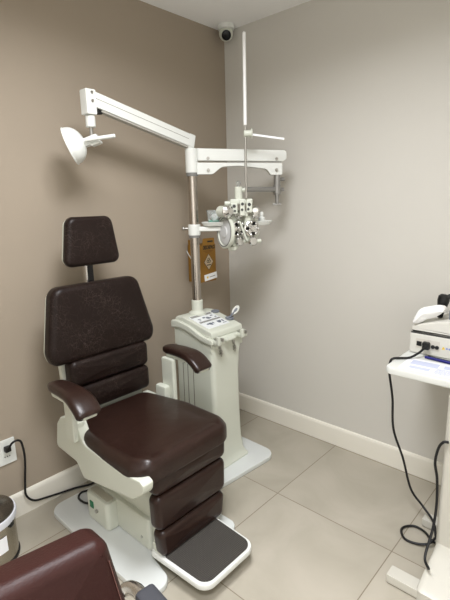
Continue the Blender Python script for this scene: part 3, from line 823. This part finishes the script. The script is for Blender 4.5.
# ------------------------------------------------------------------ wall outlet and the chair's power cord
ot = thing('wall_outlet', 'white wall socket plate low on the left wall with black plug', 'outlet', (0, -1.605, .28))
fo_ = YZ((0, -1.603, .355))
b = new(); prism(b, rpoly([(-.042, -.062), (.042, -.062), (.042, .062), (-.042, .062)], .004), 0, .008, fo_, .003); op = build('outlet_plate', b, 'white', ot)
b = new(); prism(b, rpoly([(-.02, -.02), (0, -.024), (.02, -.02), (.02, .02), (0, .024), (-.02, .02)], .004), .007, .0095, (fo_[0] + Z * -.024, *fo_[1:])); build('socket_face', b, 'white', op)
b = new()
for dy in (-.011, 0, .011): cyl(b, (.0085, -1.603 + dy, .333), (.0102, -1.603 + dy, .333), .0028, n=10)
build('socket_hole', b, 'bracket', op)
pc = thing('power_cord', 'black power cord curving from the wall socket along the baseboard to the chair base', 'cable', (0.02, -1.6, 0))
b = new(); rbox(b, (.0085, -1.616, .362), (.034, -1.588, .388), .005); cyl(b, (.028, -1.602, .375), (.044, -1.598, .396), .008, .0055, n=12)
build('plug', b, 'cable', pc)
b = new()
tube(b, [(.042, -1.600, .392), (.052, -1.588, .412), (.052, -1.565, .415), (.045, -1.545, .39), (.034, -1.535, .30), (.030, -1.548, .17), (.029, -1.55, .105), (.026, -1.515, .055), (.022, -1.45, .034), (.022, -1.38, .020),
         (.026, -1.30, .008), (.06, -1.225, .008), (.095, -1.19, .036), (.13, -1.20, .034), (.145, -1.25, .034), (.122, -1.31, .034), (.150, -1.345, .034), (.21, -1.352, .042), (.25, -1.346, .05), (.293, -1.340, .055)], .0052, 10)
build('cord', b, 'cable', pc)

# ------------------------------------------------------------------ pedal bin
BC = V((.180, -1.785, 0)); BR = .118
bn = thing('pedal_bin', 'small round steel waste bin with grey lid against the left wall', 'bin', BC)
b = new(); lathe(b, BC, Z, [(BR - .006, .012), (BR - .002, .018), (BR - .002, .200), (BR - .006, .205)], 40); bb_ = build('bin_body', b, 'brushed', bn)
b = new(); lathe(b, BC, Z, [(BR - .004, 0), (BR + .002, .003), (BR + .002, .014), (BR - .004, .016)], 40); build('bin_foot', b, 'black', bn)
b = new(); lathe(b, BC, Z, [(BR - .004, .188), (BR + .006, .186), (BR + .009, .205), (BR + .006, .216), (BR - .004, .218)], 40); build('bin_liner', b, 'bag', bn)
b = new(); lathe(b, BC, Z, [(BR - .006, .214), (BR + .001, .217), (BR - .002, .226), (BR * .7, .240), (BR * .3, .247), (0, .248)], 40); build('bin_lid', b, mat('lid_steel', rgb(120, 114, 106), .22, metal=.9), bn)
b = new(); d = V((.80, .60, 0)); fq = (BC + d * (BR - .004), V((-.6, .8, 0)), Z, d)
rbox(b, (-.012, .165, 0), (.012, .192, .010), .003, frame=fq); build('lid_hinge', b, 'black', bn)
b = new(); d = V((.93, -.36, 0)); 
t = new()
vs = []
for k in range(9):
    a = math.atan2(.05, .99) + (-.25 + .07 * k)
    vs.append((BC + V((math.cos(a), math.sin(a), 0)) * (BR + .0002)))
lo = [v + Z * .075 for v in vs]; hi = [v + Z * .145 for v in vs]; lo2 = [v + (v - BC).normalized() * .0015 for v in lo]; hi2 = [v + (v - BC).normalized() * .0015 for v in hi]
n9 = len(vs); addmesh(t, lo2 + hi2 + lo + hi, [(i, i + 1, n9 + i + 1, n9 + i) for i in range(n9 - 1)] + [(2 * n9 + i, 3 * n9 + i, 3 * n9 + i + 1, 2 * n9 + i + 1) for i in range(n9 - 1)]
        + [(i, 2 * n9 + i, 2 * n9 + i + 1, i + 1) for i in range(n9 - 1)] + [(n9 + i, n9 + i + 1, 3 * n9 + i + 1, 3 * n9 + i) for i in range(n9 - 1)] + [(0, n9, 3 * n9, 2 * n9), (n9 - 1, 3 * n9 - 1, 4 * n9 - 1, 2 * n9 - 1)][:1])
merge(b, t); build('bin_label', b, 'paper', bb_)

# ------------------------------------------------------------------ visitor chair in the foreground
vc = thing('visitor_chair', 'glossy reddish brown leather armchair in the near left corner beside the waste bin', 'chair', (1.62, -2.15, 0))
bd = V((.102, .995, 0)).normalized()          # along the back, towards the exam chair side
bf = V((.995, -.102, 0)).normalized()         # the way the chair faces
bo_ = V((1.397, -1.930, .878)) + bd * .016                # top corner
up = (Z - bf * .16).normalized(); wv = bd.cross(up).normalized()
if wv.dot(bf) < 0: wv = -wv
fc = (bo_, -bd, up, wv)
ol = rpoly([(0.0, -.012), (.02, .0), (.25, .012), (.48, .0), (.50, -.012), (.555, -.40), (.52, -.46), (-.02, -.46), (-.055, -.40)], [.032, .03, .4, .03, .032, .2, .05, .05, .2], 6)
b = new()
cushion(b, ol, 0.085, 0.028, (bo_ - wv * .06, -bd, up, wv), crown=.018)
vb = build('backrest', b, 'redleather', vc)
b = new()
edge = [(-.006, -.045), (-.014, -.11), (-.026, -.20), (-.040, -.30), (-.050, -.38)]
for i in range(60):
    f = i / 59 * (len(edge) - 1); k = min(int(f), len(edge) - 2); f -= k
    x = edge[k][0] * (1 - f) + edge[k + 1][0] * f + .013; y = edge[k][1] * (1 - f) + edge[k + 1][1] * f
    rbox(b, (x - .0005, y - .0017, .0196), (x + .0005, y + .0017, .0226), 0, frame=fc)
build('stitching', b, 'stitch', vb)
b = new()
sf = (bo_ + V((0, 0, 0)), -bd, bf, Z)
zs = .46 - .885
cushion(b, rpoly([(.0, .04), (.50, .04), (.50, .50), (.0, .50)], .05), .10, .035, (V((bo_.x, bo_.y, .36)), -bd, bf, Z), crown=.015)
build('seat', b, 'redleather', vc)
def vp(a, f, z): return V((bo_.x, bo_.y, 0)) - bd * a + bf * f + Z * z
for s in (-.084, .584):
    b = new()
    tube(b, [vp(s + (.05 if s < 0 else -.05), -.10, .60), vp(s + (.012 if s < 0 else -.012), -.085, .635), vp(s, -.06, .648), vp(s, -.02, .652), vp(s, .05, .650)], .015, 14)
    tube(b, [vp(s, .05, .65), vp(s, .40, .645), vp(s, .46, .60), vp(s, .47, .30), vp(s, .47, .03), vp(s, .43, .014), vp(s, .0, .014)], .012, 12)
    fra = build('arm_frame', b, 'chrome', vc)
    b = new(); rbox(b, (s - .024, -.022, .648), (s + .024, .32, .684), .010, frame=(V((bo_.x, bo_.y, 0)), -bd, bf, Z)); build('arm_pad', b, mat('arm_pad_black', rgb(48, 49, 54), .45), fra)
b = new(); tube(b, [vp(-.084, 0.0, .014), vp(.584, 0.0, .014)], .012, 12, smooth=False); tube(b, [vp(-.084, .25, .36), vp(.584, .25, .36)], .012, 12, smooth=False)
tube(b, [vp(-.084, .47, .36), vp(.0, .30, .35)], .010, 10, smooth=False); tube(b, [vp(.584, .47, .36), vp(.50, .30, .35)], .010, 10, smooth=False)
build('base_rail', b, 'chrome', vc)

# ------------------------------------------------------------------ instrument table at the right
TZ = .785
tb = thing('instrument_table', 'white instrument table on a column with flat feet at the right', 'table', (1.72, -.45, 0))
b = new()
prism(b, rpoly([(1.348, -.525), (2.05, -.525), (2.05, -.05), (1.348, -.05)], .03, 6), TZ - .032, TZ, XY((0, 0, 0)), .008)
build('table_top', b, 'white', tb)
b = new(); prism(b, rpoly([(1.625, -.60), (1.80, -.60), (1.80, -.47), (1.625, -.47)], .02), .10, TZ - .03, XY((0, 0.0, 0)), .004)
rbox(b, (1.64, -.46, TZ - .05), (1.95, -.10, TZ - .030), .006); build('column', b, 'stand', tb)
b = new()
ringstack(b, [[V((x, y, z)) for x, y in rrect(*s)] for z, *s in ((.0, 1.625, 1.83, -.80, -.36, .02), (.045, 1.625, 1.83, -.80, -.36, .02), (.055, 1.627, 1.825, -.785, -.37, .02),
         (.105, 1.630, 1.81, -.65, -.44, .02), (.125, 1.632, 1.805, -.612, -.46, .02))])
build('column_foot', b, 'stand', tb)
for y, x0 in ((-.765, 1.512), (-.358, 1.507)):
    b = new(); prism(b, rpoly([(x0, y - .030), (2.05, y - .030), (2.05, y + .030), (x0, y + .030)], .006), .006, .042, XY((0, 0, 0)), .004)
    rbox(b, (x0 + .007, y - .024, 0), (2.04, y + .028, .008), .002)
    build('foot', b, 'stand', tb)

# device on the table
DY = -.282
dv = thing('lens_meter', 'off white desktop instrument with black sockets standing on the white table', 'instrument', (1.6, -.16, TZ))
b = new(); rbox(b, (1.360, DY, TZ + .002), (1.83, -.04, TZ + .096), .008); db = build('lower_body', b, 'device', dv)
b = new()
ds = rpoly([(1.364, .099), (1.364, .128), (1.40, .140), (1.47, .160), (1.56, .178), (1.68, .182), (1.82, .182), (1.82, .099)], [.004, .01, .05, .06, .06, .06, .02, .004], 6)
prism(b, ds, .042, -DY - .003, (V((0, 0, TZ)), X, Z, -Y), .010); build('upper_body', b, 'device', dv)
b = new(); rbox(b, (1.364, DY + .003, TZ + .093), (1.826, -.044, TZ + .101), .001); build('body_gap', b, 'bracket', dv)
b = new(); rbox(b, (1.390, DY - .0012, TZ + .028), (1.492, DY + .004, TZ + .074), .001); pp = build('socket_panel', b, mat('panel_pale', rgb(205, 200, 190), .5), db)
b = new(); rbox(b, (1.394, DY - .004, TZ + .040), (1.416, DY, TZ + .061), .001); build('socket', b, 'black', pp)
b = new(); rbox(b, (1.424, DY - .026, TZ + .032), (1.454, DY - .0005, TZ + .066), .005); build('mains_connector', b, 'black', pp)
for x in (1.465, 1.482):
    b = new(); cyl(b, (x, DY, TZ + .046), (x, DY - .006, TZ + .046), .0085, n=16, bev=.001); build('fuse_cap', b, 'black', pp)
b = new(); prism(b, [(-.007, -.006), (.007, -.006), (0, .007)], 0, .0006, XZ((1.508, DY, TZ + .048))); build('warning_triangle', b, 'yellow', db)
for k in range(3):
    b = new(); lathe(b, (1.522 + .011 * k, DY, TZ + .048), -Y, [(.0045, 0), (.0045, .0006)], 12); build('rating_mark', b, 'bluemid', db)
b = new(); rbox(b, (1.505, -.235, TZ + .160), (1.535, -.205, TZ + .212), .006); build('side_knob', b, 'greyblue', dv)
# hand piece standing on the device, and the tissue
ja = V((1.452, -.175, TZ + .157))
b = new(); lathe(b, ja, V((.10, .06, 1)), [(.012, 0), (.013, .02), (.015, .040), (.021, .055), (.026, .080), (.024, .100), (.015, .108), (0, .109)], 20)
ball(b, ja + V((.030, .018, .098)), .012)
tag(build('handpiece', b, 'black'), 'stubby black knobbed handpiece standing upright behind the white tissue', 'handpiece')
b = new(); t = new()
NU, NV = 22, 12
pts = catmull([V((1.376, -.252, TZ + .142)), V((1.390, -.250, TZ + .162)), V((1.410, -.248, TZ + .186)), V((1.44, -.244, TZ + .198)), V((1.475, -.240, TZ + .212)), V((1.492, -.238, TZ + .206))], 5)
lps = []
for i, p in enumerate(pts):
    d = (pts[min(i + 1, len(pts) - 1)] - pts[max(i - 1, 0)]).normalized(); u_ = V((0, 1, 0)); v_ = d.cross(u_)
    f = i / (len(pts) - 1)
    wv_ = .038 + .006 * math.sin(4 * f + .5); hv = (.010 + .016 * math.sin(PI * min(1, f * 1.05)) ** .8)
    if i in (0, len(pts) - 1): wv_ *= .7; hv *= .5
    lp = []
    for k in range(20):
        tt = 2 * PI * k / 20
        rr = 1 + .10 * math.sin(3 * tt + 2.2 * f) + .05 * math.sin(5 * tt - 3 * f)
        q = p + u_ * (wv_ * rr * math.cos(tt)) + v_ * (hv * rr * math.sin(tt))
        lp.append(q)
    lps.append(lp)
ringstack(b, lps); t.free()
tag(build('crumpled_tissue', b, 'tissue', smooth=28), 'crumpled white tissue draped over the top of the desktop instrument', 'tissue')

# papers and a pen on the table
lf = thing('leaflet', 'printed pale blue and white leaflet lying on the table front edge', 'paper', (1.6, -.43, TZ))
fl2 = (V((1.53, -.425, TZ)), V((.995, .05, 0)).normalized(), V((-.05, .995, 0)).normalized(), Z)
b = new(); rbox(b, (-.135, -.075, .0002), (.24, .075, .0014), 0, frame=fl2); build('sheet', b, 'paper', lf)
b = new()
rbox(b, (-.11, .0, .0013), (.0, .055, .0017), 0, frame=fl2); rbox(b, (.02, .01, .0013), (.16, .05, .0017), 0, frame=fl2)
rbox(b, (-.10, -.05, .0013), (-.02, -.02, .0017), 0, frame=fl2)
build('printed_picture', b, 'bluetint', lf)
b = new()
for k in range(6): rbox(b, (.0, -.058 + k * .011, .0013), (.06 + .02 * (k % 3), -.055 + k * .011, .0017), 0, frame=fl2)
for k in range(5): rbox(b, (.11, -.062 + k * .011, .0013), (.21 - .015 * (k % 2), -.059 + k * .011, .0017), 0, frame=fl2)
build('printed_text', b, 'bluemid', lf)
pn = thing('marker_pen', 'dark blue and black pen lying in front of the desktop instrument', 'pen', (1.56, -.355, TZ))
pd_ = V((.985, -.10, 0)).normalized(); p0 = V((1.447, -.325, TZ + .0075))
b = new(); cyl(b, p0, p0 + pd_ * .16, .006, n=14, bev=.002); build('barrel', b, 'penblue', pn)
b = new(); cyl(b, p0 + V((0.01, .0115, -.001)) , p0 + V((0.01, .0115, -.001)) + pd_ * .16, .0060, n=14, bev=.002); build('cap', b, 'black', pn)

# cables at the table
cbz = thing('device_cable', 'black mains cable hanging from the desktop instrument over the table corner to coils below', 'cable', (1.4, -.5, 0))
b = new()
tube(b, [(1.438, DY - .022, TZ + .043), (1.425, -.34, TZ + .025), (1.40, -.375, TZ + .008), (1.37, -.405, TZ + .007), (1.346, -.425, TZ + .005), (1.337, -.432, TZ - .012), (1.337, -.435, TZ - .06),
         (1.350, -.415, .60), (1.362, -.412, .45), (1.395, -.36, .29), (1.44, -.36, .15), (1.50, -.36, .085), (1.56, -.40, .06), (1.592, -.46, .035)], .0052, 10)
tube(b, [(1.592, -.46, .035), (1.575, -.50, .02), (1.53, -.520, .009), (1.483, -.522, .008), (1.452, -.483, .008), (1.456, -.446, .008), (1.489, -.418, .010), (1.536, -.428, .012), (1.578, -.465, .016), (1.612, -.492, .03)], .0052, 10)
build('cord', b, 'cable', cbz)
cb2 = thing('table_cable', 'black cable looping beside the table column from mid height down to its foot', 'cable', (1.6, -.5, 0))
b = new()
tube(b, [(1.645, -.606, .575), (1.628, -.612, .572), (1.612, -.61, .54), (1.603, -.605, .473), (1.614, -.60, .401), (1.620, -.60, .288), (1.622, -.63, .20), (1.622, -.70, .12), (1.65, -.74, .11)], .0052, 10)
build('cord', b, 'cable', cb2)

# ------------------------------------------------------------------ light
def area(name, loc, rot, sx_, sy_, e, col):
    l = bpy.data.lights.new(name, 'AREA'); l.shape = 'RECTANGLE'; l.size = sx_; l.size_y = sy_; l.energy = e; l.color = col
    o = bpy.data.objects.new(name, l); COL.objects.link(o); o.location = loc; o.rotation_euler = rot; return o
area('ceiling_panel_light', (1.25, -1.5, H - .015), (0, 0, 0), .6, .6, 46, (.955, .965, 1.0)).data.spread = math.radians(160)
area('added_rear_fill', (2.15, -2.45, H - .015), (0, 0, 0), .5, .5, 34, (.955, .965, 1.0)).data.spread = math.radians(105)  # assumed extra light out of view, added to brighten floor and walls by bounce
w = bpy.data.worlds.new('world'); S.world = w; w.use_nodes = True
w.node_tree.nodes['Background'].inputs[0].default_value = (.8, .78, .75, 1); w.node_tree.nodes['Background'].inputs[1].default_value = 0.05
S.view_settings.view_transform = 'Standard'; S.view_settings.look = 'None'; S.view_settings.gamma = 1
S.view_settings.exposure = -0.2; S.view_settings.use_curve_mapping = False
